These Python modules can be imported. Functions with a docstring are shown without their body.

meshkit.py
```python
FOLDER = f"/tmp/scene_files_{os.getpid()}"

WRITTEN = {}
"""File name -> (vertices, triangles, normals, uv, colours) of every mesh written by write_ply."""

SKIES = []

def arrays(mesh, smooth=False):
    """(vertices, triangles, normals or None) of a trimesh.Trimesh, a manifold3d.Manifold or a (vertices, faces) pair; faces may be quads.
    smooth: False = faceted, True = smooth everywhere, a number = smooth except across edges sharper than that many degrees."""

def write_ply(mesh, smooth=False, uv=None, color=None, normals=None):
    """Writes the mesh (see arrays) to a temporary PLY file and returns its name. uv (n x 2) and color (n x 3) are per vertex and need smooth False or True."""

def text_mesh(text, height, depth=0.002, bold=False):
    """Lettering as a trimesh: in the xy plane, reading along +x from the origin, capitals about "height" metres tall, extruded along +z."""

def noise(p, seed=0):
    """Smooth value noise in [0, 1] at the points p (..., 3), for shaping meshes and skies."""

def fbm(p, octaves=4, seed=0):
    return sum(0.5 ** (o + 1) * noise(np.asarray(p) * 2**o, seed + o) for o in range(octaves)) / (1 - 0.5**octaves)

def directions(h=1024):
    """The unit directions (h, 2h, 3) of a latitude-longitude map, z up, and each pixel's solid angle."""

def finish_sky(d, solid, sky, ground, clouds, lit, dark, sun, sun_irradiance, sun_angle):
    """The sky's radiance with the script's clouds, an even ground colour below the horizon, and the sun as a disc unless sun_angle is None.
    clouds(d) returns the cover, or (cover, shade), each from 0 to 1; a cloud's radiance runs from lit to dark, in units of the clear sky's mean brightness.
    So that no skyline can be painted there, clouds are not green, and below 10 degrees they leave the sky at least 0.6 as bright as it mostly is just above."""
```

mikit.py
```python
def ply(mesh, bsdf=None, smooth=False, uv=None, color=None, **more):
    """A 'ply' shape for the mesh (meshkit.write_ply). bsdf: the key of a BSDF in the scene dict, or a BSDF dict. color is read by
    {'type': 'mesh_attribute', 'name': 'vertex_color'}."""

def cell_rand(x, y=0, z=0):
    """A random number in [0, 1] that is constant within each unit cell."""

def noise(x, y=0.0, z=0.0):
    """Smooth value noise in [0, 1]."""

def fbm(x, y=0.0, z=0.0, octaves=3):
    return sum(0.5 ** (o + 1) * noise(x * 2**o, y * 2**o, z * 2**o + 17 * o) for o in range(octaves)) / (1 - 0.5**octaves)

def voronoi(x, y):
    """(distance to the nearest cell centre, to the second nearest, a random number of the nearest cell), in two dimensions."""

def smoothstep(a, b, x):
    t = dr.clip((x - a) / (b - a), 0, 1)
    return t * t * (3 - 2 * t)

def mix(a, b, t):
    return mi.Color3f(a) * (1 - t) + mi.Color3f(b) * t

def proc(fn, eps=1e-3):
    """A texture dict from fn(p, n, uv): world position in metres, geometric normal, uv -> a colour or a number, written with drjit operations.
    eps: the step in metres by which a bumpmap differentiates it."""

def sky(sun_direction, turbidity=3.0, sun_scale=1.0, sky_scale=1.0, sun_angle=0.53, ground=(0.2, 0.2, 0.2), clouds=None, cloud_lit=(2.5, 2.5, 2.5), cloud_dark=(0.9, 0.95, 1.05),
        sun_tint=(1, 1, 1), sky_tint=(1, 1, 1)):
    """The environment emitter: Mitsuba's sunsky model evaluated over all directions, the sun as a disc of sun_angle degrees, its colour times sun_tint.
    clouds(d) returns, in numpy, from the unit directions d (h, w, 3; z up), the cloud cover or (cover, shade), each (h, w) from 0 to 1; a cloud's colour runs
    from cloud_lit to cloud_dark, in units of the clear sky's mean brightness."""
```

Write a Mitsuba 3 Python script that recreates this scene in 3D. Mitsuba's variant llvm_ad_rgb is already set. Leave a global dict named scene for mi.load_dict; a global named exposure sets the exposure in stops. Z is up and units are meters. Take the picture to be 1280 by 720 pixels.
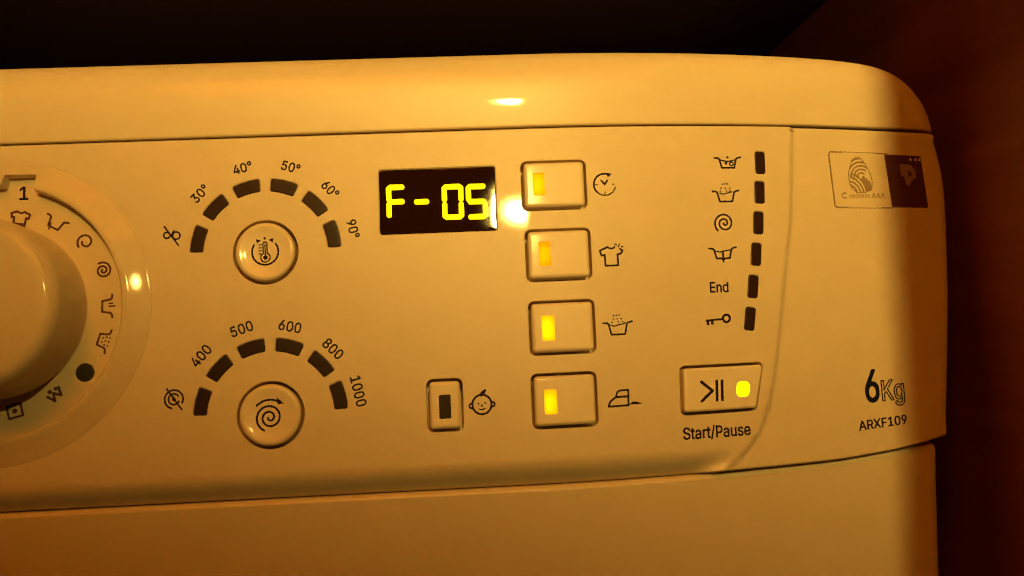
import math
import numpy as np
import shapely
from shapely import affinity
from shapely.geometry import LineString, Polygon, Point, box as sbox
from shapely.ops import unary_union
import trimesh
import manifold3d as m3
import mitsuba as mi
import drjit as dr
import mikit
import meshkit
from mikit import ply, proc, fbm, noise, mix, smoothstep

T4 = mi.ScalarTransform4f
scene, labels = {}, {}
MM = 0.001
rad = math.radians

# ------------------------------------------------------------------ camera, lamps, exposure
ROLL = rad(2.4)
scene['camera'] = {
    'type': 'perspective', 'fov': 53.5, 'fov_axis': 'x', 'near_clip': 0.01, 'far_clip': 20.0,
    'to_world': T4().look_at(origin=[0, -0.330, 0], target=[0, 0, 0], up=[math.sin(ROLL), 0, math.cos(ROLL)])}
exposure = 0.0
BULB_COLOR = np.array([1.0, 0.64, 0.12])
BULB_POWER = 22300.0
BULB_AT = np.array([141.4, -1108.9, 439.5])
BULB_R = 4.2
BLOCKER_AT, BLOCKER_EDGE = 54.0, 1.6
FILL_COLOR = np.array([1.0, 0.225, 0.004])  # colour of the added fill light
FILL_POWER = 7.2
FILL_AT = np.array([-130.0, -900.0, 800.0])
FILL_R = 260.0

# ------------------------------------------------------------------ materials
def rgb(c):
    return {'type': 'rgb', 'value': [float(x) for x in c]}

def plastic(name, color, rough=0.35, sheen=0.5, spec=0.5, alpha=0.05, grain=0.0):
    tone = rgb(color)
    if grain:           # moulded plastic: a very fine grain, faint uneven patches and sparse specks of dust
        c = [float(x) for x in color]
        def fn(p, n, uv):
            g = noise(p.x * 3100, p.y * 3100, p.z * 3100) - 0.5
            m = fbm(p.x * 70 + 3, p.y * 70, p.z * 70, 4) - 0.5
            k = 1 + grain * (0.6 * g + 1.0 * m)
            return mi.Color3f(*c) * k
        tone = proc(fn)
    broad = {'type': 'principled', 'base_color': tone, 'roughness': rough, 'specular': spec}
    if sheen > 0:       # a thin smooth skin over a slightly scattering body
        skin = {'type': 'roughplastic', 'diffuse_reflectance': tone, 'alpha': alpha, 'int_ior': 1.5, 'distribution': 'beckmann'}
        broad = {'type': 'blendbsdf', 'weight': sheen, 'a': broad, 'b': skin}
    scene[name] = {'type': 'twosided', 'bsdf': broad}

plastic('white_plastic', (0.66, 0.56, 0.40), 0.46, 0.18, 0.8, 0.005, 0.09)
plastic('dial_plastic', (0.62, 0.52, 0.36), 0.48, 0.25, 0.5, 0.012, 0.09)
plastic('button_plastic', (0.76, 0.66, 0.50), 0.44, 0.3, 0.8, 0.02, 0.07)
plastic('enamel_white', (0.69, 0.59, 0.43), 0.42, 0.25, 0.9, 0.006, 0.07)
plastic('ink', (0.022, 0.011, 0.010), 0.6, 0.0, 0.1)
plastic('navy_ink', (0.010, 0.013, 0.034), 0.5, 0.0, 0.1)
plastic('brown_ink', (0.10, 0.045, 0.022), 0.6, 0.0, 0.1)
plastic('grey_ink', (0.28, 0.20, 0.13), 0.6, 0.0, 0.3)
plastic('pale_ink', (0.34, 0.25, 0.17), 0.6, 0.0, 0.3)
plastic('window_plastic', (0.030, 0.014, 0.010), 0.4, 0.2, 0.15)
plastic('screen_plastic', (0.020, 0.0065, 0.003), 0.16, 1.0, 0.2, 0.008)
plastic('sticker_film', (0.66, 0.55, 0.38), 0.4, 0.3, 0.5, 0.02)
plastic('sticker_dark', (0.085, 0.030, 0.021), 0.45, 0.2, 0.3, 0.03)
plastic('sensor_plastic', (0.022, 0.026, 0.014), 0.35, 0.4)
plastic('amber_lens', (0.45, 0.20, 0.006), 0.4, 0.0, 0.1)
plastic('shadowed_wood', (0.022, 0.006, 0.003), 0.6, 0.0, 0.2)  # cupboard boards lying in shadow: the darkness is put into their colour
plastic('gap_dark', (0.05, 0.045, 0.04), 0.7, 0.0)

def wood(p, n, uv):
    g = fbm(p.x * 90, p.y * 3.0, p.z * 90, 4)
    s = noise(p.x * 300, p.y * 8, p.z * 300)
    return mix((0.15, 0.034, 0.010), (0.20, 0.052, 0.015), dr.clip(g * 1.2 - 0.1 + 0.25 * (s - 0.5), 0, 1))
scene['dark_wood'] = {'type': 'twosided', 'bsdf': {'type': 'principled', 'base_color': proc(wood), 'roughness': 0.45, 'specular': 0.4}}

def glow(c, power, weight):
    return {'type': 'area', 'radiance': rgb(np.asarray(c) * power), 'sampling_weight': float(weight)}

# ------------------------------------------------------------------ the curved front: surface functions (millimetres)
TILT, LEAN, CURVE, CURVE0 = math.tan(rad(8)), 0.056, 0.00169, 5.0

def bow(u):
    return 6.5 + LEAN * u + CURVE * np.maximum(u - CURVE0, 0) ** 2

def bow_slope(u):
    return LEAN + 2 * CURVE * np.maximum(u - CURVE0, 0)

def sstep(a, b, x):
    t = np.clip((x - a) / (b - a), 0, 1)
    return t * t * (3 - 2 * t)

# the raised field that carries the controls: its right edge slants and turns into the lower edge
FIELD_EDGE = [(104.13, 74.03), (103.63, 49.35), (102.22, 35.52), (100.3, 18.74), (97.49, 5.42), (94.39, -10.84), (92.19, -21.67), (89.19, -35.44), (86.21, -45.27), (82.14, -53.12), (76.7, -59), (70.5, -63.8), (63.0, -68.5), (54.0, -74.0)]
FIELD = Polygon([(-300, 75)] + FIELD_EDGE + [(-300, -74)])
EDGE_LINE = LineString(FIELD_EDGE)
shapely.prepare(FIELD)

def relief(u, v):
    """Height of the raised control field over the plain curved front."""
    pts = shapely.points(u, v)
    inside = shapely.contains(FIELD, pts)
    d = np.where(inside, shapely.distance(EDGE_LINE, pts), 0.0)
    h = 1.4 * sstep(0, 2.4, d)
    low = np.clip((v + 64) / 9.0, 0, 1)
    drop = 6.6 * (1 - np.sin(low * np.pi / 2)) ** 1.2 * sstep(0, 8, d)
    return h - drop

def panel_warp(P, extra=True):
    u, v, h = P[:, 0], P[:, 1], P[:, 2]
    if extra:
        h = h + relief(u, v)
    n = np.stack([bow_slope(u), -np.ones_like(u), np.full_like(u, TILT)], 1)
    n /= np.linalg.norm(n, axis=1, keepdims=True)
    return np.stack([u, bow(u) + TILT * v, v], 1) + n * h[:, None]

LOWER_Y = TILT * -64 + 3.2
def lower_warp(P):
    u, v, h = P[:, 0], P[:, 1], P[:, 2]
    n = np.stack([bow_slope(u), -np.ones_like(u), np.zeros_like(u)], 1)
    n /= np.linalg.norm(n, axis=1, keepdims=True)
    return np.stack([u, bow(u) + LOWER_Y, v], 1) + n * h[:, None]

# ------------------------------------------------------------------ mesh helpers
def rpoly(corners, r, n=6):
    """Corners (counter-clockwise) -> f(o): the outline grown by o, corners rounded r + o, always the same vertex count."""
    c = np.asarray(corners, float)
    def f(o):
        out = []
        for i in range(len(c)):
            a, b, d = c[i - 1], c[i], c[(i + 1) % len(c)]
            e0, e1 = (b - a) / np.linalg.norm(b - a), (d - b) / np.linalg.norm(d - b)
            n0, n1 = np.array([e0[1], -e0[0]]), np.array([e1[1], -e1[0]])
            k = 1 + n0 @ n1
            centre = b - r * (n0 + n1) / k
            a0 = math.atan2(n0[1], n0[0]); a1 = math.atan2(n1[1], n1[0])
            if a1 < a0: a1 += 2 * math.pi
            for t in np.linspace(a0, a1, n):
                out.append(centre + (r + o) * np.array([math.cos(t), math.sin(t)]))
        return np.array(out)
    return f

def rrect(cx, cy, w, h, r, rot=0.0, n=6):
    c = np.array([(-w / 2, -h / 2), (w / 2, -h / 2), (w / 2, h / 2), (-w / 2, h / 2)])
    a = rad(rot); R = np.array([[math.cos(a), -math.sin(a)], [math.sin(a), math.cos(a)]])
    return rpoly(c @ R.T + (cx, cy), r, n)

def circ(cx, cy, r, n=96):
    t = np.linspace(0, 2 * np.pi, n, endpoint=False)
    return lambda o: np.stack([cx + (r + o) * np.cos(t), cy + (r + o) * np.sin(t)], 1)

def sector(cx, cy, R, ang, length, width, r):
    """A bar bent round a centre."""
    base = rrect(0, 0, length, width, r)
    def f(o):
        p = base(o)
        q = []
        for s, t in densify(p, 1.0):
            a = rad(ang) - s / R
            q.append((cx + (R + t) * math.cos(a), cy + (R + t) * math.sin(a)))
        return np.array(q)
    cnt = 8
    def densify(p, step):
        out = []
        for i in range(len(p)):
            a, b = p[i], p[(i + 1) % len(p)]
            k = cnt if i % 6 == 5 else 1
            for j in range(k):
                out.append(a + (b - a) * j / k)
        return out
    return f

def loft(rings, close=True):
    """Watertight solid from (outline n x 2, height) rings, bottom to top."""
    n = len(rings[0][0])
    V = np.vstack([np.column_stack([np.asarray(p), np.full(n, z)]) for p, z in rings])
    F = []
    i = np.arange(n); j = (i + 1) % n
    for k in range(len(rings) - 1):
        a, b = k * n, (k + 1) * n
        F += [np.stack([a + i, a + j, b + j], 1), np.stack([a + i, b + j, b + i], 1)]
    import mapbox_earcut
    for k, flip in ((0, True), (len(rings) - 1, False)):
        wob = np.stack([np.sin(i * 12.9898), np.sin(i * 78.233)], 1) * 1e-4        # keeps points in line from being dropped
        t = mapbox_earcut.triangulate_float64(np.ascontiguousarray(np.asarray(rings[k][0], float) + wob), np.array([n], np.uint32)).reshape(-1, 3).astype(int)
        p = np.asarray(rings[k][0])
        q = p[t]
        area = np.cross(q[:, 1] - q[:, 0], q[:, 2] - q[:, 0]).sum() if False else ((q[:, 1, 0] - q[:, 0, 0]) * (q[:, 2, 1] - q[:, 0, 1]) - (q[:, 1, 1] - q[:, 0, 1]) * (q[:, 2, 0] - q[:, 0, 0])).sum()
        if (area < 0) != flip:
            t = t[:, ::-1]
        F.append(t + k * n)
    return V, np.vstack(F)

def solid(VF):
    m = m3.Manifold(m3.Mesh(np.ascontiguousarray(VF[0], np.float32), np.ascontiguousarray(VF[1], np.uint32)))
    if m.status() != m3.Error.NoError or m.is_empty():
        raise RuntimeError(f'bad solid {m.status()}')
    return m if m.volume() > 0 else m

def to_tri(m, refine=None):
    if refine:
        m = m.refine_to_length(refine)
    k = m.to_mesh()
    return trimesh.Trimesh(np.asarray(k.vert_properties)[:, :3].astype(float), np.asarray(k.tri_verts), process=False)

def rounded(f, h0, h1, r, steps=5, base_o=0.0):
    """Solid with a rounded upper edge of radius r."""
    rings = [(f(base_o), h0)]
    for t in np.linspace(0, 90, steps + 1):
        rings.append((f(-r * (1 - math.cos(rad(t)))), h1 - r * (1 - math.sin(rad(t)))))
    return loft(rings)

def revolve(profile, cx, cy, n=128):
    """Solid of revolution round the panel normal; profile (r, h) from the bottom centre outwards and up to the top centre."""
    V, F, rings = [], [], []
    t = np.linspace(0, 2 * np.pi, n, endpoint=False)
    for r, h in profile:
        if r < 1e-6:
            rings.append([len(V)]); V.append((cx, cy, h))
        else:
            rings.append(list(range(len(V), len(V) + n))); V += [(cx + r * math.cos(a), cy + r * math.sin(a), h) for a in t]
    for A, B in zip(rings, rings[1:]):
        for i in range(n):
            j = (i + 1) % n
            if len(A) == 1: F.append((A[0], B[j], B[i]))
            elif len(B) == 1: F.append((A[i], A[j], B[0]))
            else: F += [(A[i], A[j], B[j]), (A[i], B[j], B[i])]
    return np.array(V), np.array(F)

def put(key, mesh, bsdf, warp=panel_warp, smooth=32, label=None, emitter=None, fast=False):
    base, k = key, 0
    while key in scene:
        k += 1; key = f'{base}_{k:03d}'
    if isinstance(mesh, tuple):
        mesh = trimesh.Trimesh(mesh[0], mesh[1], process=False)
    V = warp(np.asarray(mesh.vertices, float)) if warp else np.asarray(mesh.vertices, float)
    out = trimesh.Trimesh(V * MM, np.asarray(mesh.faces), process=False)
    more = {'emitter': emitter} if emitter else {}
    scene[key] = ply(out, bsdf, smooth=smooth, **more)
    if label:
        labels[key] = {'label': label}
    return key

# ------------------------------------------------------------------ print helpers
def flat(geom, h=0.09, t=0.05):
    gs = [g for g in getattr(geom, 'geoms', [geom]) if g.area > 1e-4]
    m = trimesh.util.concatenate([trimesh.creation.extrude_polygon(g, t, engine='earcut') for g in gs])
    m.apply_translation((0, 0, h))
    return m

def text(s, cap, bold=False, sx=0.92, h=0.09):
    m = meshkit.text_mesh(s, cap, 0.05, bold)
    m.vertices[:, 0] *= sx
    b = m.bounds
    m.apply_translation((-(b[0, 0] + b[1, 0]) / 2, 0, h))
    return m

def place(m, x, y, rot=0.0, dx=0, dy=0):
    m = m.copy()
    m.apply_translation((dx, dy, 0))
    m.apply_transform(trimesh.transformations.rotation_matrix(rad(rot), (0, 0, 1)))
    m.apply_translation((x, y, 0))
    return m

def stroke(pts, w=0.42):
    return LineString(pts).buffer(w / 2 + 0.05, quad_segs=4)

def arc(cx, cy, r, a0, a1, n=24):
    return [(cx + r * math.cos(t), cy + r * math.sin(t)) for t in np.radians(np.linspace(a0, a1, n))]

def spiral(cx, cy, r0, r1, turns, start, n=80):
    return [(cx + (r0 + (r1 - r0) * k / n) * math.cos(rad(start) + turns * 2 * math.pi * k / n),
             cy + (r0 + (r1 - r0) * k / n) * math.sin(rad(start) + turns * 2 * math.pi * k / n)) for k in range(n + 1)]

def dot(x, y, r):
    return Point(x, y).buffer(r, quad_segs=5)

def U(*g):
    return unary_union(list(g))

def basin(w, h, lw=0.5, rim=1.2):
    return stroke([(-w / 2 - rim, h / 2 - 0.1), (-w / 2, h / 2 - 0.15), (-w / 2 + 0.5, h / 2 - 0.5), (-w / 2 + w * 0.18, -h / 2), (w / 2 - w * 0.18, -h / 2), (w / 2 - 0.5, h / 2 - 0.5), (w / 2, h / 2 - 0.15), (w / 2 + rim, h / 2 + 0.1)], lw)

# ================================================================== THE CUPBOARD ROUND THE MACHINE
labels['cupboard'] = {'label': 'dark reddish brown wooden cupboard enclosing the washing machine', 'category': 'cupboard'}
def board(key, lo, hi, r=1.5, mat='dark_wood'):
    lo, hi = np.array(lo, float), np.array(hi, float)
    pts = [m3.Manifold.sphere(r, 12).translate(tuple(np.where(np.array(c), hi - r, lo + r))) for c in np.ndindex(2, 2, 2)]
    put(key, to_tri(m3.Manifold.batch_hull(pts)), mat, warp=None)
WALL_X, DOOR_TIP = 178.0, (141.6, -370.0)
board('cupboard__side_panel', (WALL_X, -20, -420), (WALL_X + 19, 640, 150))
# unseen upright leaf, out of frame, placed to darken the right end of the machine
da = math.atan2(WALL_X - DOOR_TIP[0], -23 - DOOR_TIP[1])
dl = math.hypot(WALL_X - DOOR_TIP[0], -23 - DOOR_TIP[1])
leaf = trimesh.creation.box(bounds=[(0, -dl, -420), (19, 0, 700)])
leaf.apply_transform(trimesh.transformations.rotation_matrix(-da, (0, 0, 1)))
leaf.apply_translation((WALL_X, -23, 0))
put('cupboard__unseen_door', leaf, 'dark_wood', warp=None, smooth=False)
board('cupboard__back_panel', (-460, 640, -420), (WALL_X + 19, 655, 150), 1.5, 'shadowed_wood')
board('cupboard__top_panel', (-460, 60, 150.5), (WALL_X + 19, 655, 180), 1.5, 'shadowed_wood')

# ================================================================== LAMPS AND LIGHT BLOCKER (unseen, outside the frame)
labels['unseen_bulb_lamp'] = {'label': 'unseen small warm bulb, upper right of camera, outside the frame, placed to light the machine front, with a plate that blocks part of its light', 'category': 'lamp'}
def sphere_mesh(c, r, sub=3, stretch=(1, 1, 1)):
    m = trimesh.creation.icosphere(sub, r); m.apply_scale(stretch); m.apply_translation(c); return m
put('unseen_bulb_lamp__bulb', sphere_mesh(BULB_AT, BULB_R, 3, (4.0, 1, 1)), 'gap_dark', warp=None, smooth=True, emitter=glow(BULB_COLOR, BULB_POWER, 18.0))  # unseen bulb, placed to light the front and give its highlights
so = trimesh.creation.cylinder(9, 24); so.apply_translation(BULB_AT + (0, 0, BULB_R + 11))
put('unseen_bulb_lamp__socket', so, 'gap_dark', warp=None)
co = trimesh.creation.cylinder(3, 900); co.apply_translation(BULB_AT + (0, 0, BULB_R + 473))
put('unseen_bulb_lamp__cord', co, 'gap_dark', warp=None)
# unseen flat plate by the bulb, placed to darken the lower left of the machine
fwd = np.array([0.0, 20.0, 20.0]) - BULB_AT; fwd /= np.linalg.norm(fwd)
low = np.array([-0.30, 0.0, -0.95]); low -= fwd * (low @ fwd); low /= np.linalg.norm(low)
M4 = np.eye(4); M4[:3, 0] = np.cross(low, fwd); M4[:3, 1] = low; M4[:3, 2] = fwd
M4[:3, 3] = BULB_AT + fwd * BLOCKER_AT + low * (BLOCKER_EDGE + 75)
sd = trimesh.creation.box((340, 150, 2)); sd.apply_transform(M4)
put('unseen_bulb_lamp__light_blocker', sd, 'gap_dark', warp=None)
labels['fill_lamp'] = {'label': 'added soft fill light to the upper left, outside the frame, standing in for room bounce', 'category': 'lamp'}
put('fill_lamp__fill_sphere', sphere_mesh(FILL_AT, FILL_R), 'gap_dark', warp=None, smooth=True, emitter=glow(FILL_COLOR, FILL_POWER, 5.0))  # added fill light in place of light scattered back by the room
co = trimesh.creation.cylinder(6, 700); co.apply_translation(FILL_AT + (0, 0, FILL_R + 348))
put('fill_lamp__rod', co, 'gap_dark', warp=None)

# ================================================================== THE WASHING MACHINE
labels['washing_machine'] = {'label': 'white front loading washing machine with lit error code F-05 on its display', 'category': 'washing machine'}
WM = 'washing_machine__'

# ---- control panel: solid curved block with pockets
def panel_outline():
    pts, w = [], []
    right = [(159.6, -62.2), (160.8, -58), (165.4, -30.7), (168.9, -7), (171.4, 18.7), (172.1, 32), (171.7, 38), (170.3, 46), (168.4, 53.7)]
    xs = np.linspace(-250, 150, 90)
    edge = np.interp(xs, [-250, 80, 112, 135, 160], [-63.7, -64.1, -64.4, -63.7, -61.9])
    for x, y in zip(xs, edge): pts.append((x, y)); w.append(0.14)
    ys_ = np.array([p[1] for p in right]); xs2 = np.array([p[0] for p in right])
    pts.append((154.5, float(np.interp(154.5, [135, 158], [-63.7, -61.9])))); w.append(0.2)
    for y in np.linspace(-62.1, 53.7, 36):
        pts.append((float(np.interp(y, ys_, xs2)), float(y))); w.append(1.0 if -58 < y < 51 else 0.5)
    for x in np.linspace(164, -250, 90): pts.append((float(x), 53.75)); w.append(0.14)
    return np.array(pts), np.array(w)
PO, PW = panel_outline()
tan = np.roll(PO, -1, 0) - np.roll(PO, 1, 0)
PN = np.stack([tan[:, 1], -tan[:, 0]], 1); PN /= np.linalg.norm(PN, axis=1, keepdims=True)
rings = [(PO, -46.0)]
for t in np.linspace(0, 90, 7):
    rings.append((PO - PN * (PW * 5.0 * (1 - math.cos(rad(t))))[:, None], 0.0 - 5.0 * (1 - math.sin(rad(t))) * 0.5))
panel = solid(loft(rings))

TEMP, SPIN, DIAL = (-80.2, 14.9), (-79.0, -37.6), (-166.1, -0.6)
pockets = []
def pocket(f, depth, chamfer=0.25, gap=0.0):
    global panel
    pockets.append(solid(loft([(f(gap), -depth), (f(gap), -chamfer), (f(gap + chamfer + 0.4), 0.4)])))

windows = []
for c in (TEMP, SPIN):
    for k in range(6):
        windows.append(sector(c[0], c[1], 22.35, 90 + 77 - 30.8 * k, 8.5, 4.3, 0.7))
PROGRESS = [(88.83, 40.24), (87.79, 29.67), (86.45, 18.91), (84.71, 7.96), (82.63, -3.14), (80.6, -14.14)]
for (x, y), tl in zip(PROGRESS, (-2, -3.5, -5, -7, -9, -10)):
    windows.append(rrect(x, y, 3.9, 8.0, 1.0, tl))
for f in windows: pocket(f, 1.0, 0.3)
round_buttons = [circ(TEMP[0], TEMP[1], 9.6), circ(SPIN[0], SPIN[1], 9.75)]
for f in round_buttons: pocket(f, 8.0, 0.12, 1.0)
OPTION = [(15.4, 33.7, 20.0, 15.0), (15.8, 10.25, 20.0, 15.6), (15.9, -13.75, 20.0, 15.9), (15.5, -37.4, 19.6, 15.9)]
option_f = [rrect(x, y, w, h, 1.2) for x, y, w, h in OPTION]
for f in option_f: pocket(f, 8.0, 0.12, 1.0)
child_f = rrect(-23.3, -37.1, 9.8, 15.0, 1.2)
pocket(child_f, 8.0, 0.12, 1.0)
start_f = rpoly([(54.75, -43.78), (79.74, -43.98), (83.19, -29.79), (55.23, -29.48)], 1.0)
pocket(start_f, 8.0, 0.12, 1.0)
display_f = rrect(-23.5, 30.0, 38.7, 21.7, 0.9)
pocket(display_f, 2.5, 0.4)
pockets.append(solid(loft([(circ(*DIAL, 46.5)(0), -5.0), (circ(*DIAL, 46.5)(0), 2.0)])))
panel = panel - m3.Manifold.batch_boolean(pockets, m3.OpType.Add)
put(WM + 'control_panel', to_tri(panel, 0.85), 'white_plastic', smooth=32, label='curved white front panel with printed symbols')

def pr(m, key='control_panel__symbol_print', bsdf='ink', label=None, warp=panel_warp):
    return put(WM + key, m, bsdf, smooth=False, label=label, warp=warp)

# ---- indicator windows
for f in windows:
    put(WM + 'indicator_window', to_tri(solid(rounded(lambda o, f=f: f(o - 0.06), -1.3, -0.22, 0.25, 3)), 2.0), 'window_plastic')

# ---- round buttons with their symbols
for f, c, nm in zip(round_buttons, (TEMP, SPIN), ('temperature_button', 'spin_button')):
    r = 9.6 if nm[0] == 't' else 9.75
    prof = [(0, -7.8), (r - 0.1, -7.8), (r, 0.3), (r - 0.12, 0.8), (r - 0.45, 1.2), (r - 0.95, 1.4), (r - 1.5, 1.38), (r - 2.4, 1.15), (r - 4.5, 0.75), (0, 0.7)]
    put(WM + nm, revolve(prof, *c), 'button_plastic', smooth=40)
x, y = TEMP
th = U(stroke(arc(0, 0, 4.25, -215, 35, 40), 0.5), Polygon([(-1.2, 3.9), (-2.9, 4.35), (-2.5, 2.9)]), Polygon([(1.2, 3.9), (2.9, 4.35), (2.5, 2.9)]),
       dot(0, 4.4, 0.42), Polygon(arc(0, -1.9, 1.5, 115, 425, 30) + arc(0, 2.6, 0.62, 0, 180, 12)).exterior.buffer(0.22), dot(0, -1.9, 0.75), stroke([(0, -1.9), (0, 2.3)], 0.3),
       *[stroke([(-2.0, v), (-1.2, v)], 0.28) for v in (2.4, 1.4, 0.4, -0.6)])
pr(place(flat(th, 0.80), x, y, 2), 'temperature_button__symbol_print')
x, y = SPIN
sp = U(stroke(spiral(-0.2, -1.0, 0.5, 4.4, 2.15, 190), 0.55), stroke(arc(-0.2, -1.0, 5.6, 50, 135, 24), 0.55), Polygon([(2.2, 5.2), (4.4, 3.1), (2.5, 2.9)]))
pr(place(flat(sp, 0.80), x, y + 0.2, 2), 'spin_button__symbol_print')

# ---- scale prints
def ring_text(c, R, ang, s, cap=3.1):
    pr(place(text(s, cap, True, 0.9), *(c[0] + R * math.cos(rad(ang)), c[1] + R * math.sin(rad(ang))), ang - 90, 0, -cap / 2), 'control_panel__number_print')
for k, s in enumerate(('30°', '40°', '50°', '60°', '90°')): ring_text(TEMP, 29.3, (136.4, 104.6, 73.2, 43.3, 13.0)[k], s, 3.05)
for k, s in enumerate(('400', '500', '600', '800', '1000')): ring_text(SPIN, (29.6, 29.3, 28.7, 28.5, 28.7)[k], (138, 108, 77, 45, 12.5)[k], s, 3.25)
snow = U(stroke(arc(1.5, -0.1, 1.2, 0, 360, 24), 0.45), stroke(arc(-1.5, 0.3, 1.0, 40, 320, 20), 0.45), stroke([(-0.8, 0.9), (0.4, -0.6), (0.9, -1.1)], 0.42),
         stroke([(-0.9, -0.5), (0.2, 0.5), (0.9, 1.6)], 0.42), stroke([(-2.1, 3.2), (2.0, -3.4)], 0.42))
pr(place(flat(snow), TEMP[0] - 30.3, TEMP[1] + 6.6, 4))
nospin = U(stroke(arc(0, 0, 2.9, -30, 250), 0.45), stroke(arc(0, 0, 1.7, 30, 330), 0.45), dot(0, 0, 0.6), stroke([(-2.0, 3.6), (2.2, -3.6)], 0.42))
pr(place(flat(nospin), SPIN[0] - 30.5, SPIN[1] + 6.4, 5))

# ---- display
put(WM + 'display', to_tri(solid(rounded(lambda o: display_f(o - 0.1), -2.4, -0.35, 0.15, 2)), 2.5), 'screen_plastic', label='black display window showing the lit code F-05')
def seg(pts, w=1.5):
    m = flat(LineString(pts).buffer(w / 2, quad_segs=5), -0.30, 0.55)
    put(WM + 'display__digit_segment', m, 'screen_plastic', smooth=False, emitter=glow((1.0, 0.72, 0.003), 1.5, 0.12))
def digit(x0, x1, yb, yt, on, w=1.8):
    a, e = w / 2, 0.55
    L, Rr, B, Tp = x0 + a, x1 - a, yb + a, yt - a; Mid = (B + Tp) / 2
    g = {'a': [(L + e, Tp), (Rr - e, Tp)], 'd': [(L + e, B), (Rr - e, B)], 'g': [(L + e, Mid), (Rr - e, Mid)],
         'f': [(L, Mid + e + 0.35), (L, Tp - e * 0.9)], 'e': [(L, B + e * 0.9), (L, Mid - e - 0.35)], 'b': [(Rr, Mid + e + 0.35), (Rr, Tp - e * 0.9)], 'c': [(Rr, B + e * 0.9), (Rr, Mid - e - 0.35)]}
    for s in on: seg(g[s], w)
digit(-40.6, -33.9, 24.2, 35.8, 'afeg')
digit(-32.0, -25.8, 24.2, 35.2, 'g')
digit(-22.2, -14.9, 23.3, 35.3, 'abcdef')
digit(-14.2, -6.9, 23.1, 35.1, 'afgcd')

# ---- option buttons with lit windows
scene['amber_film'] = {'type': 'principledthin', 'base_color': rgb((0.95, 0.60, 0.03)), 'roughness': 0.45, 'diff_trans': 1.3, 'spec_trans': 0.0, 'eta': 1.3}
scene['yellow_film'] = {'type': 'principledthin', 'base_color': rgb((0.98, 0.86, 0.02)), 'roughness': 0.45, 'diff_trans': 1.4, 'spec_trans': 0.0, 'eta': 1.3}

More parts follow.
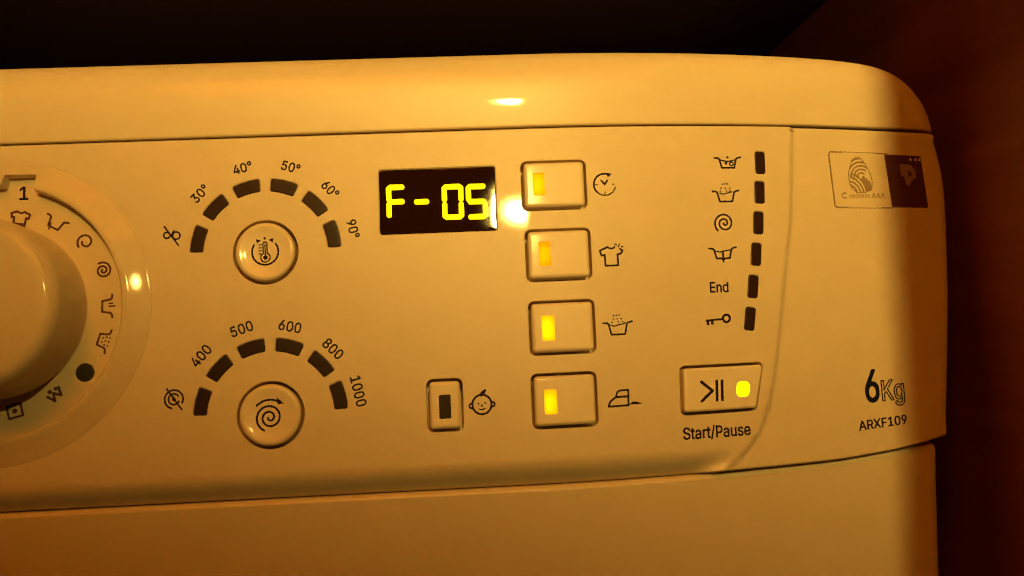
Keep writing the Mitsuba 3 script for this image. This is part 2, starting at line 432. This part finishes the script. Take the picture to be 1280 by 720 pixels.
def lit_window(key, f, h, film, led, color, power, label):
    """A translucent film set flush in a button, lit by a small lamp in the hollow behind it."""
    n = len(f(0))
    p = np.vstack([f(-0.03), f(-0.03).mean(0)[None]])
    V = np.column_stack([p, np.full(len(p), h)])
    F = np.array([(i, (i + 1) % n, n) for i in range(n)])
    put(key + '__indicator_lens', (V, F), film, smooth=False, label=label)
    put(key + '__lamp', to_tri(solid(rounded(led, h - 2.0, h - 1.6, 0.1, 2))), 'gap_dark', smooth=False, emitter=glow(color, power, 0.2))

LAMPS = [(10.2, 33.9, 3.9, 7.8, (1.0, 0.76, 0.02), 4.2), (11.1, 10.5, 3.9, 8.2, (1.0, 0.62, 0.02), 4.0), (11.1, -14.0, 4.2, 8.2, (1.0, 0.78, 0.02), 6.8), (10.8, -37.8, 4.1, 7.9, (1.0, 0.68, 0.02), 6.4)]
for f, (lx, ly, lw, lh, col, pw) in zip(option_f, LAMPS):
    wf = rrect(lx, ly, lw, lh, 0.5)
    body = solid(rounded(f, -7.8, 1.4, 1.15, 8)) - solid(loft([(wf(0), -1.2), (wf(0), 3)]))
    key = put(WM + 'option_button', to_tri(body, 2.0), 'button_plastic', smooth=40)
    lit_window(key, wf, 1.3, 'amber_film', rrect(lx - 0.3, ly - 0.2, 1.7, 6.0, 0.4), col, pw, 'rectangular window lit amber')
key = put(WM + 'child_lock_button', to_tri(solid(rounded(child_f, -7.8, 1.4, 1.1, 8)), 2.0), 'button_plastic', smooth=40, label='narrow upright button with a dark window')
put(key + '__indicator_lens', to_tri(solid(rounded(rrect(-23.3, -37.7, 3.8, 7.6, 0.4), 1.1, 1.46, 0.04, 2)), 2.0), 'window_plastic')
wf = rpoly([(72.69, -40.11), (77.3, -40.02), (78.09, -35.03), (73.37, -35.02)], 1.6)
body = solid(rounded(start_f, -7.8, 1.4, 0.9, 8)) - solid(loft([(wf(0), -1.2), (wf(0), 3)]))
key = put(WM + 'start_button', to_tri(body, 2.0), 'button_plastic', smooth=40, label='wide button marked with an arrow and two bars')
lit_window(key, wf, 1.33, 'yellow_film', rrect(75.36, -37.55, 2.6, 2.6, 0.5), (1.0, 0.95, 0.02), 15.0, 'small rounded window lit bright yellow')
pr(flat(U(stroke([(60.65, -40.5), (64.56, -37.36), (60.94, -34.24)], 0.85), stroke([(65.93, -40.59), (66.22, -34.23)], 0.8), stroke([(67.79, -40.5), (68.08, -34.24)], 0.8)), 1.48), 'start_button__symbol_print')

# ---- symbols beside the buttons
clock = U(stroke(arc(0, 0, 3.7, 60, 225), 0.5), stroke(arc(0, 0, 3.7, 225, 345), 0.3), Polygon([(0.6, 4.1), (2.6, 3.6), (1.2, 2.4)]), stroke([(-1.1, 1.4), (0, 0), (0.9, 1.3)], 0.5),
          *[stroke([(2.6 * math.cos(rad(a)), 2.6 * math.sin(rad(a))), (3.2 * math.cos(rad(a)), 3.2 * math.sin(rad(a)))], 0.3) for a in (0, 180, 270)])
pr(place(flat(clock), 32.5, 33.4))
shirt = U(stroke([(-1.1, 2.6), (-3.8, 1.4), (-3.3, -0.3), (-2.2, 0.0), (-2.1, -3.7), (2.2, -3.7), (2.1, 0.0), (3.2, 0.1), (3.9, 1.2), (3.0, 1.8)], 0.5), stroke([(-1.1, 2.6), (-0.3, 2.0), (0.6, 2.0), (1.2, 2.5)], 0.45),
          stroke([(1.4, 3.5), (1.9, 3.2)], 0.35), stroke([(2.6, 2.5), (3.0, 3.4)], 0.35), stroke([(3.6, 2.4), (4.1, 2.6)], 0.3))
pr(place(flat(shirt), 33.4, 9.6))
def drops(rows, s=0.25):
    return [dot(x_, y_, s) for y_, xs_ in rows for x_ in xs_]
rinse = U(affinity.translate(basin(7.2, 4.0, 0.5), 0, -1.2), stroke([(-2.4, 0.0), (-1.2, -0.5), (0.2, 0.0), (1.4, 0.1), (2.6, 0.5)], 0.3), *drops([(3.1, (-1.2, -0.3, 0.6)), (1.9, (-1.4, -0.1, 1.2)), (0.9, (-1.9, 0.2, 1.7))], 0.27))
pr(place(flat(rinse), 34.3, -13.8))
iron = U(stroke([(-5.2, -2.3), (-4.6, -0.9), (-2.8, 0.4), (1.4, 0.5), (1.4, -2.4), (-5.2, -2.5)], 0.55), stroke([(-2.6, 0.5), (-2.2, 2.0), (-1.4, 2.5), (1.5, 2.6), (1.5, 0.2)], 0.5), Polygon([(1.8, -2.2), (2.6, -1.3), (3.9, -1.3), (5.9, -2.2)]))
pr(place(flat(iron), 35.0, -37.8))
baby = U(stroke(arc(0, -0.3, 3.1, 0, 360, 40), 0.55), stroke(arc(-3.4, -0.5, 0.7, 60, 300), 0.5), stroke(arc(3.4, -0.5, 0.7, -120, 120), 0.5), stroke([(0.0, 2.6), (0.2, 3.4), (1.3, 4.1)], 0.7), stroke([(0.6, 2.8), (1.3, 3.9)], 0.5),
         dot(-1.1, 0.0, 0.32), dot(1.1, 0.1, 0.32), stroke([(0, -0.4), (-0.2, -0.8), (0.2, -0.9)], 0.25), stroke([(-0.9, -1.7), (0, -2.0), (0.9, -1.6)], 0.32))
pr(place(flat(baby), -11.4, -37.2, 2))

# ---- progress symbols
prewash = U(basin(7.2, 3.6, 0.5), stroke([(-2.6, 0.9), (0, 0.4), (2.8, 1.0)], 0.32), dot(0, 1.9, 0.42), dot(-0.7, -0.2, 0.5), stroke(arc(1.3, -0.4, 0.65, 0, 360), 0.35))
pr(place(flat(prewash), 76.46, 40.24))
mainw = U(affinity.translate(basin(7.2, 3.7, 0.5), 0, -1.3), stroke([(-2.2, -0.2), (-1.0, -0.6), (0.4, -0.2), (2.4, 0.2)], 0.3), *drops([(3.0, (-0.9, 0.0, 0.9)), (1.5, (-1.6, 0.0, 1.6)), (0.5, (-1.9, 0.4, 1.6))], 0.3))
pr(place(flat(mainw), 74.88, 29.74))
pr(place(flat(stroke(spiral(0, 0, 0.3, 3.6, 2.1, -170), 0.5)), 73.6, 19.04))
drain = U(basin(7.4, 3.6, 0.5), stroke([(-2.8, 0.8), (-1, 0.4), (1, 0.8), (2.8, 1.0)], 0.32), stroke([(0, 0.6), (0, -3.0)], 0.5), Polygon([(-0.9, -1.6), (0.9, -1.6), (0, -3.2)]))
pr(place(flat(drain), 72.32, 8.73))
pr(place(text('End', 3.45, True, 0.84), 70.06, -4.56, -1), 'control_panel__word_print')
key_ = U(stroke(arc(3.0, 0.1, 1.25, 0, 360, 28), 0.65), stroke([(1.7, 0.0), (-4.1, -0.1)], 0.55), stroke([(-3.7, -0.1), (-3.7, -1.3)], 0.8), stroke([(-2.2, -0.1), (-2.2, -1.2)], 0.8))
pr(place(flat(key_), 68.88, -13.74, 2))
pr(place(text('Start/Pause', 3.75, True, 0.845), 65.83, -52.59, -0.5), 'control_panel__word_print')

# ---- capacity mark and model text on the plain part
six = text('6', 11.0, True, 0.80); pr(place(six, 127.04, -45.8), 'control_panel__number_print', 'navy_ink')
def outline_text(s, cap, sx):
    m = meshkit.text_mesh(s, cap, 0.05); m.vertices[:, 0] *= sx
    tri = [Polygon(t[:, :2]) for t, n in zip(m.triangles, m.face_normals) if n[2] > 0.9]
    g = unary_union([t.buffer(0.004) for t in tri if t.area > 1e-7])
    b = g.bounds
    g = affinity.translate(g, -(b[0] + b[2]) / 2, 0)
    return g.buffer(0.30).difference(g.buffer(-0.12))
pr(place(flat(outline_text('Kg', 7.0, 0.88)), 135.96, -45.95), 'control_panel__word_print')
pr(place(text('ARXF109', 3.15, True, 1.08), 130.49, -55.13, 0.8), 'control_panel__word_print')

# ---- sticker
st = Polygon(rpoly([(118.2, 24.3), (161.0, 23.7), (159.6, 44.4), (117.3, 44.8)], 1.0)(0))
rp = lambda c, r: rpoly(c, r)
put(WM + 'sticker', to_tri(solid(loft([(rp([(118.2, 24.3), (161.0, 23.7), (159.6, 44.4), (117.3, 44.8)], 1.0)(0), 0.0), (rp([(118.2, 24.3), (161.0, 23.7), (159.6, 44.4), (117.3, 44.8)], 1.0)(0), 0.12)])), 2.0), 'sticker_film',
    label='slanted sticker, pale left half and dark right half')
pr(flat(st.exterior.buffer(0.28).intersection(sbox(100, 0, 143.4, 60)), 0.22), 'sticker__outline_print', 'grey_ink')
dk = solid(loft([(rp([(143.4, 24.2), (160.8, 23.95), (159.4, 44.2), (141.9, 44.35)], 0.5)(0), 0.1), (rp([(143.4, 24.2), (160.8, 23.95), (159.4, 44.2), (141.9, 44.35)], 0.5)(0), 0.2)]))
put(WM + 'sticker__dark_field', to_tri(dk, 2.0), 'sticker_dark')
blob = Polygon([(-4.1, -2.2), (-3.4, -4.6), (-1.4, -6.0), (1.6, -5.9), (4.3, -4.9), (4.7, -2.2), (3.9, 0.8), (2.2, 3.8), (0.8, 5.5), (-0.6, 6.0), (-2.4, 5.0), (-3.3, 2.5), (-4.2, 0.4)]).buffer(0.7)
bands = []
for k in range(5):
    bands.append(LineString(arc(0.8, -1.2, 2.0 + 1.35 * k, 55, 178, 24)).buffer(0.3))
for k in range(5):
    bands.append(LineString(arc(-5.4, -7.6, 2.4 + 1.45 * k, -5, 78, 24)).buffer(0.3))
for k in range(4):
    bands.append(LineString([(0.6 + 1.1 * k, 0.2 - 0.9 * k), (2.8 + 0.8 * k, -6.5)]).buffer(0.38))
emb = unary_union(bands).intersection(blob).union(blob.exterior.buffer(0.16))
emb = emb.difference(dot(0.4, -0.4, 0.9))
pr(place(flat(emb, 0.22), 129.86, 36.28), 'sticker__emblem_print', 'grey_ink')
pr(place(flat(unary_union([stroke(arc(0, 0, 1.0, 50, 310), 0.45)] + [stroke([(2.2 + 1.35 * k, -0.85), (2.2 + 1.35 * k, 0.15 + 0.25 * (k % 2)), (2.9 + 1.35 * k, 0.1 + 0.2 * (k % 3)), (2.9 + 1.35 * k, -0.85)], 0.22) for k in range(7)]
      + [stroke([(12.2 + 2.0 * k, -0.9), (12.9 + 2.0 * k, 0.9), (13.6 + 2.0 * k, -0.9)], 0.36) for k in range(3)]), 0.16), 122.6, 28.6), 'sticker__word_print', 'pale_ink')
pm = U(Polygon([(-3.6, 3.8), (1.5, 3.4), (3.4, 1.2), (3.0, -1.2), (0.6, -2.4), (-0.2, -4.2), (-1.4, -3.4), (-1.8, -1.0), (-3.3, -0.2)]).buffer(0.3)).difference(Polygon([(0.2, 1.4), (1.4, 0.2), (0.2, -0.6)]).buffer(0.3))
pr(place(flat(pm, 0.24), 152.6, 36.8), 'sticker__emblem_print', 'grey_ink')
for dx in (154.5, 157.0, 159.0):
    pr(place(flat(Polygon([(-0.7, -0.5), (0.7, -0.5), (0.35, 0.5), (-0.35, 0.5)]), 0.24), dx - 0.3, 42.7), 'sticker__star_print', 'sticker_film')

# ---- programme dial
def rev_dial(prof): return revolve(prof, *DIAL, n=192)
slope = [(49.3, 0.15)]                  # the flank steepens gently towards the crest
for k in range(8):
    r0, h0 = slope[-1]
    slope.append((r0 - 0.8, h0 + 0.8 * math.tan(rad(11.0 + 0.62 * k))))
rc, hc = slope[-1]
ring = solid(rev_dial([(0, -4.8), (46.2, -4.8), (46.2, -0.6), (49.7, -0.6), (49.6, -0.05)] + slope + [(42.2, hc + 0.2), (41.4, hc + 0.3), (40.7, hc + 0.2), (40.3, hc - 0.3), (40.2, 0.6), (0, 0.6)]))
# hollow of the ring
hollow = solid(revolve([(0, -5), (40.2, -5), (40.2, 6), (0, 6)], *DIAL, n=192))
nx, ny = DIAL
notch = solid(loft([(np.array([(nx - 0.6, ny + 30), (nx + 11.2, ny + 30), (nx + 12.2, ny + 43.6), (nx + 2.6, ny + 43.6)]), -3.05), (np.array([(nx - 0.9, ny + 30), (nx + 11.5, ny + 30), (nx + 12.7, ny + 44.2), (nx + 2.2, ny + 44.2)]), 6)]))
ring = (ring - hollow) - notch
put(WM + 'dial_ring', to_tri(ring, 1.6), 'dial_plastic', smooth=32, label='raised white ring with a notched window')
plate = solid(rev_dial([(0, -4.7), (40.9, -4.7), (40.9, -3.1), (0, -3.1)])) + solid(loft([(np.array([(nx - 1.0, ny + 30), (nx + 12, ny + 30), (nx + 13, ny + 45), (nx + 1, ny + 45)]), -4.7), (np.array([(nx - 1.0, ny + 30), (nx + 12, ny + 30), (nx + 13, ny + 45), (nx + 1, ny + 45)]), -3.1)]))
put(WM + 'dial_plate', to_tri(plate, 2.0), 'dial_plastic', smooth=30)
knob = revolve([(0, -3.0), (27.9, -3.0), (28.0, 0), (27.8, 6), (27.5, 13), (27.2, 16.8), (26.8, 18.4), (25.9, 19.8), (24.4, 20.7), (22, 21.1), (12, 21.5), (0, 21.6)], *DIAL, n=192)
put(WM + 'dial_knob', to_tri(solid(knob), 2.0), 'dial_plastic', smooth=40, label='large round white selector knob')
DH = -3.02
def dialmark(g, x, y, rot=0, s=1.0, bsdf='brown_ink'):
    pr(place(flat(affinity.scale(g, s, s, origin=(0, 0)), DH), x, y, rot), 'dial_plate__symbol_print', bsdf)
pr(place(text('1', 4.2, True, 1.0, DH), nx + 6.9, ny + 36.6), 'dial_plate__number_print')
sh2 = U(stroke([(-1.2, 2.0), (-3.0, 1.3), (-2.7, -0.1), (-1.9, 0.1), (-1.8, -2.7), (1.8, -2.7), (1.9, 0.1), (2.7, -0.1), (3.0, 1.3), (1.2, 2.0), (0, 1.5), (-1.2, 2.0)], 0.6), sbox(-1.4, -2.6, 1.4, -1.7))
dialmark(sh2, nx + 5.9, ny + 30.6, -8)
dialmark(U(basin(5.6, 3.4, 0.55, 1.0), stroke([(-1.4, -0.6), (-1.0, -2.6)], 0.4)), nx + 17.3, ny + 28.4, -28)
dialmark(stroke(spiral(0, 0, 1.1, 2.7, 1.1, -140), 0.55), nx + 27.0, ny + 21.8, -40)
dialmark(stroke(spiral(0, 0, 0.3, 2.7, 2.0, -170), 0.55), nx + 32.8, ny + 12.2, -68)
dialmark(U(basin(5.4, 3.2, 0.55, 1.0), stroke([(0, 0.6), (0, 2.4)], 0.4), stroke([(-0.9, 0.6), (-0.9, 1.6)], 0.35)), nx + 34.3, ny + 0.4, -90)
dialmark(U(basin(5.6, 3.2, 0.55, 1.0), *drops([(1.8, (-1.3, 0, 1.3)), (0.7, (-1.3, 0, 1.3)), (-0.3, (-0.8, 0.6))], 0.3)), nx + 33.2, ny - 10.6, -108)
put(WM + 'dial_plate__sensor_window', to_tri(solid(rounded(circ(nx + 27.6, ny - 20.6, 3.0, 40), -3.4, -2.8, 0.3, 3)), 2.0), 'sensor_plastic', label='dark round window low on the dial')
dialmark(U(stroke([(-2.2, -1.2), (-1.2, 1.4), (0.2, -0.8), (1.4, 1.5), (2.3, -1.0)], 0.7), dot(0.8, -1.8, 0.7), dot(-1.2, -1.4, 0.6)), nx + 18.4, ny - 27.2, -140)
dialmark(U(sbox(-2.2, -2.0, 2.2, 2.0).exterior.buffer(0.35), dot(0, 0, 0.8)), nx + 5.8, ny - 31.8, -165)

# ---- top cover
PROF_A = [(0, 1.5), (9, 4.0), (14, 8.0), (18, 17), (21, 30), (24, 47), (26, 64), (27.5, 82)]      # height above the seam -> lean of the face in degrees
zz = np.linspace(0, 27.4, 60)
lean = np.interp(zz, [a for a, _ in PROF_A], [b for _, b in PROF_A])
depth = np.concatenate([[0], np.cumsum(np.tan(np.radians((lean[1:] + lean[:-1]) / 2)) * np.diff(zz))])
SEAM = 54.4
# how far the right end draws in as the cover rises (mm above the seam -> mm)
END_H = [0, 5, 10, 15, 20, 23, 25, 26.3, 27.4]
END_IN = [0, 0.8, 2.2, 4.6, 7.8, 10.4, 13.4, 19.0, 32.0]
def cover_mesh():
    from scipy.interpolate import PchipInterpolator
    inset = PchipInterpolator(END_H, END_IN)
    levels = [(-0.02, 0.8), (0.04, 0.32), (0.3, 0.08)] + [(h, 0.0) for h in zz[1:]]
    rows = []
    for h, lip in levels:
        d = float(np.interp(h, zz, depth)) + lip
        xe = 171.0 - float(inset(max(h, 0))) - lip
        ax = 10.0 + 1.1 * float(inset(max(h, 0))); ay = 14.0 + 1.5 * float(inset(max(h, 0)))
        xs = np.concatenate([np.linspace(-340, 90, 90), np.linspace(91, xe - ax, 24)])
        yf = lambda x: bow(np.asarray(x, float)) + TILT * 54 - 1.1 + d
        row = [(x, float(yf(x))) for x in xs]
        sl = float(bow_slope(np.array(xe - ax)))
        for t in np.linspace(0, 90, 25)[1:]:
            x = xe - ax + ax * math.sin(rad(t))
            row.append((x, float(yf(xe - ax)) + sl * (x - xe + ax) * 0.9 + ay * (1 - math.cos(rad(t)))))
        y0 = row[-1][1]
        row += [(xe + 0.0, y0 + q) for q in (6, 20, 60, 160, 420)]
        rows.append([(x, y, SEAM + h) for x, y in row])
    rows.insert(0, [(x - 0.6 * (i > 110), y + 30, SEAM - 0.02) for i, (x, y, z) in enumerate(rows[0])])
    top = [(x, y) for x, y, z in rows[-1]]
    for k, up in ((0.03, 0.12), (0.12, 0.3), (0.6, 0.5)):
        rows.append([(x + (-150 - x) * k, y + (500 - y) * k, SEAM + 27.4 + up) for x, y in top])
    g = np.array(rows); a, b = g.shape[:2]
    i, j = np.meshgrid(np.arange(a - 1), np.arange(b - 1), indexing='ij')
    p = (i * b + j).ravel()
    F = np.vstack([np.stack([p, p + 1, p + b + 1], 1), np.stack([p, p + b + 1, p + b], 1)])
    return g.reshape(-1, 3), F
put(WM + 'top_cover', cover_mesh(), 'enamel_white', warp=None, smooth=35, label='glossy white top cover with a rounded corner')

# ---- front panel under the control panel, with its lip and the small tab in the seam
def lower_outline():
    top = np.linspace(152.5, -340, 100)
    edge = np.interp(top, [-340, 80, 112, 135, 158], [-64.85, -65.2, -65.4, -64.6, -62.9])
    pts = [(-340, -300), (60, -300), (150.5, -300)] + [(float(np.interp(z, [-300, -63], [152.0, 156.3])), float(z)) for z in np.linspace(-290, -70, 28)] + [(156.1, -67.5), (155.6, -65.4), (154.6, -64.0)] + list(zip(top, edge))
    w = [0.1, 0.1, 0.5] + [1.0] * 27 + [0.8, 0.6, 0.45, 0.35] + [0.30] * 100
    return np.array(pts), np.array(w)
LO, LW = lower_outline()
tan = np.roll(LO, -1, 0) - np.roll(LO, 1, 0)
LN = np.stack([tan[:, 1], -tan[:, 0]], 1); LN /= np.linalg.norm(LN, axis=1, keepdims=True)
rings = [(LO, -40.0)]
for t in np.linspace(0, 90, 8):
    rings.append((LO - LN * (LW * 5 * (1 - math.cos(rad(t))))[:, None], -5 * (1 - math.sin(rad(t))) * 0.45))
put(WM + 'front_panel', to_tri(solid(loft(rings)), 3.0), 'enamel_white', warp=lower_warp, smooth=35)
put(WM + 'seam_tab', to_tri(solid(rounded(rrect(25.4, -64.3, 3.6, 1.3, 0.5), -6, -4.3, 0.4, 3)), 1.0), 'white_plastic', smooth=35)
# ---- cabinet behind
put(WM + 'cabinet', trimesh.creation.box(bounds=[(-340, 90, -300), (149, 540, 54)]), 'enamel_white', warp=None, smooth=False)
